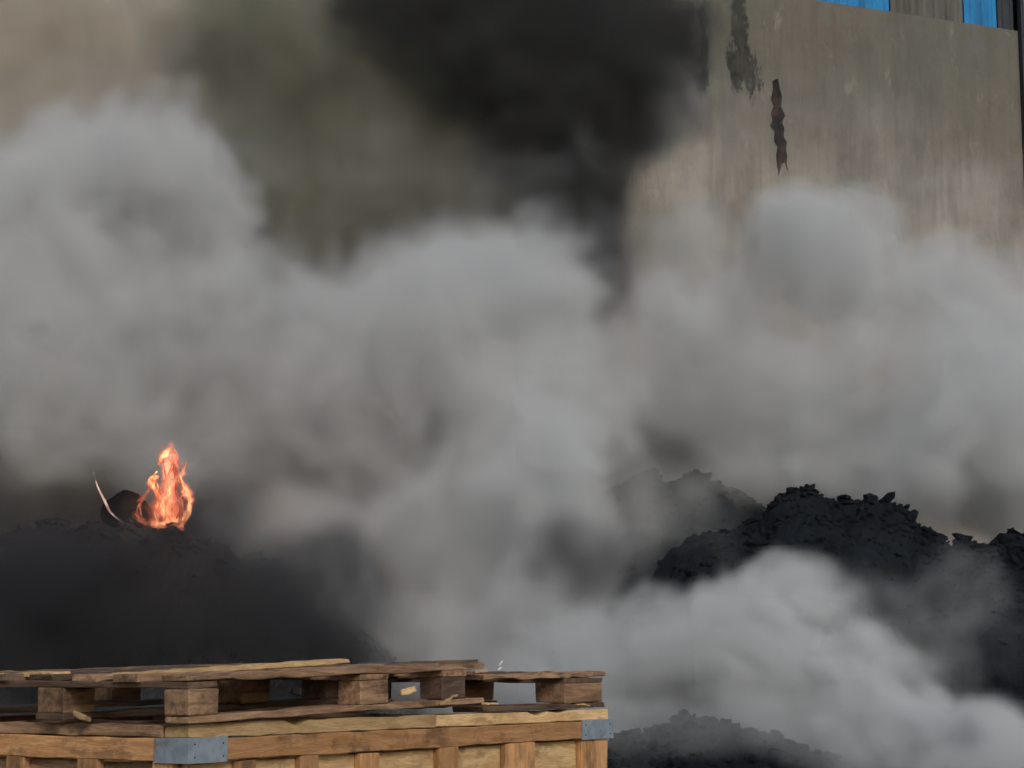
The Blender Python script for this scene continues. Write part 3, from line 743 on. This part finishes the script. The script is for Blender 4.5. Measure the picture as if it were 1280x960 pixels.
LOW = [
 (30,630,14.6,130,45,.6,.9,.9),(300,640,14.4,150,50,.6,1.2,.8),(150,700,12.0,260,55,.5,3.2,.9),(370,735,12.0,130,60,.5,4.0,.8),(445,725,12.4,55,45,.45,4.5,.7),(400,800,11.8,130,50,.5,4,.8),(60,760,12.0,180,90,.6,3.6,.9),(450,760,12.2,80,70,.5,3.2,.8),(270,780,12.0,200,70,.5,2.2,.9),(725,730,13.0,90,50,.5,2.6,.8),
 (150,630,14.0,80,35,.4,1.1,.9),(50,660,12.6,80,40,.4,2.0,.9),(820,560,15.0,110,45,.5,1.4,1.0),(935,390,15.0,90,60,.4,.7,1.2),(765,322,15.0,38,55,.3,3.2,.9),(770,368,14.9,30,28,.25,2,1),(720,725,12.6,80,40,.4,2.0,.9),
]
M['smoke_low'] = vol_mat("sooty low smoke", (.11, .11, .12), 1.0)
smoke_volume("sooty_smoke", (-5.0, 10.8, .4), (2.8, 15.6, 5.5), .07, puffs_fn(LOW, 1.3, 1.15, 5, 160.0, bias=.34), M['smoke_low'], "dark sooty smoke creeping over the debris heap round the flame")

# the body of the fire: a glowing gas volume round the tongues
def fire_material():
    t = NT("fire gas")
    at_ = t.n("ShaderNodeAttribute", _attribute_name="density")
    d = at_.outputs["Fac"]
    col = t.mix(t.ramp(d, .15, 1.0), (1.0, .17, .07), (1.0, .46, .20))
    p = t.n("ShaderNodeVolumePrincipled")
    p.inputs["Color"].default_value = (.1, .05, .03, 1); p.inputs["Density"].default_value = 2.5
    p.inputs["Emission Strength"].default_value = 1.0
    t.link(col, p.inputs["Emission Color"])
    t.link(t.math('MULTIPLY', d, 60.0), p.inputs["Emission Strength"])
    t.link(p.outputs[0], t.out.inputs["Volume"]); t.m.cycles.emission_sampling = 'NONE'; return t.m
FIRE = [  # polylines: (px, py, radius px, strength)
 [(172,646,4,.8),(184,655,5,1.2),(204,658,6,1.3),(224,654,5,1.2),(235,642,5,1.2),(237,624,4.5,1.1),(232,608,4,1.0),(225,596,3,.5)],
 [(200,656,6,1.0),(199,640,5,.7),(198,624,4,.6),(194,612,5,.8),(190,604,7,1.3),(192,597,4,.7)],
 [(176,648,4,.6),(174,636,4,.5),(180,624,4,.4),(187,613,3,.4)],
 [(210,650,20,.6),(209,634,22,.46),(211,612,14,.38),(213,592,10,.42),(213,574,9,.36),(215,556,6,.2)],
 [(199,582,2,.8),(202,574,5,1.2),(207,567,5,1.1),(212,561,3,.5)],
 [(208,622,2,.8),(211,616,3.5,1.2),(212,610,2,.6)],
 [(222,600,3,.4),(228,590,4,.5),(232,580,3,.3)],
]
def fire_fn(p):
    w = np.stack([fbm(p * 9, 4, .6, off=k * 7.3) - .5 for k in range(3)], -1) * .10
    w = w + np.stack([fbm(p * 26, 2, .6, off=k * 5.3 + 2) - .5 for k in range(3)], -1) * .035
    q = p + w; n = fbm(q * np.array([22, 22, 12], dtype=np.float32), 4, .62, off=31.0)
    d = np.zeros(p.shape[:-1], dtype=np.float32)
    for li_, line in enumerate(FIRE):
        dy = (-.02, .02, .04, .07, -.01, .0, .05)[li_]
        for a, b in zip(line, line[1:]):
            A_, B_ = at(a[0], a[1], FY + dy), at(b[0], b[1], FY + dy)
            A_, B_ = np.array(A_, dtype=np.float32), np.array(B_, dtype=np.float32); ab = B_ - A_
            tt = np.clip(((q - A_) @ ab) / (ab @ ab), 0, 1)
            r = (a[2] + (b[2] - a[2]) * tt) / F * FY; st = a[3] + (b[3] - a[3]) * tt
            dist = np.sqrt(((q - A_ - tt[..., None] * ab) ** 2).sum(-1))
            d = np.maximum(d, st * sstep(-dist / r, -1.25, -.2))
    return d * sstep(n, .36, .62) * 1.4
P_ = at(205, 610, FY)
smoke_volume("flame_body", (P_.x - .3, FY - .16, P_.z - .36), (P_.x + .3, FY + .24, P_.z + .40), .008, fire_fn, fire_material(), None, False)
fb = bpy.data.objects["flame_body"]
for k in ("category", "kind", "label"):
    if k in fb: del fb[k]
fb.parent = fl; fb.location = -Vector(fl.location)
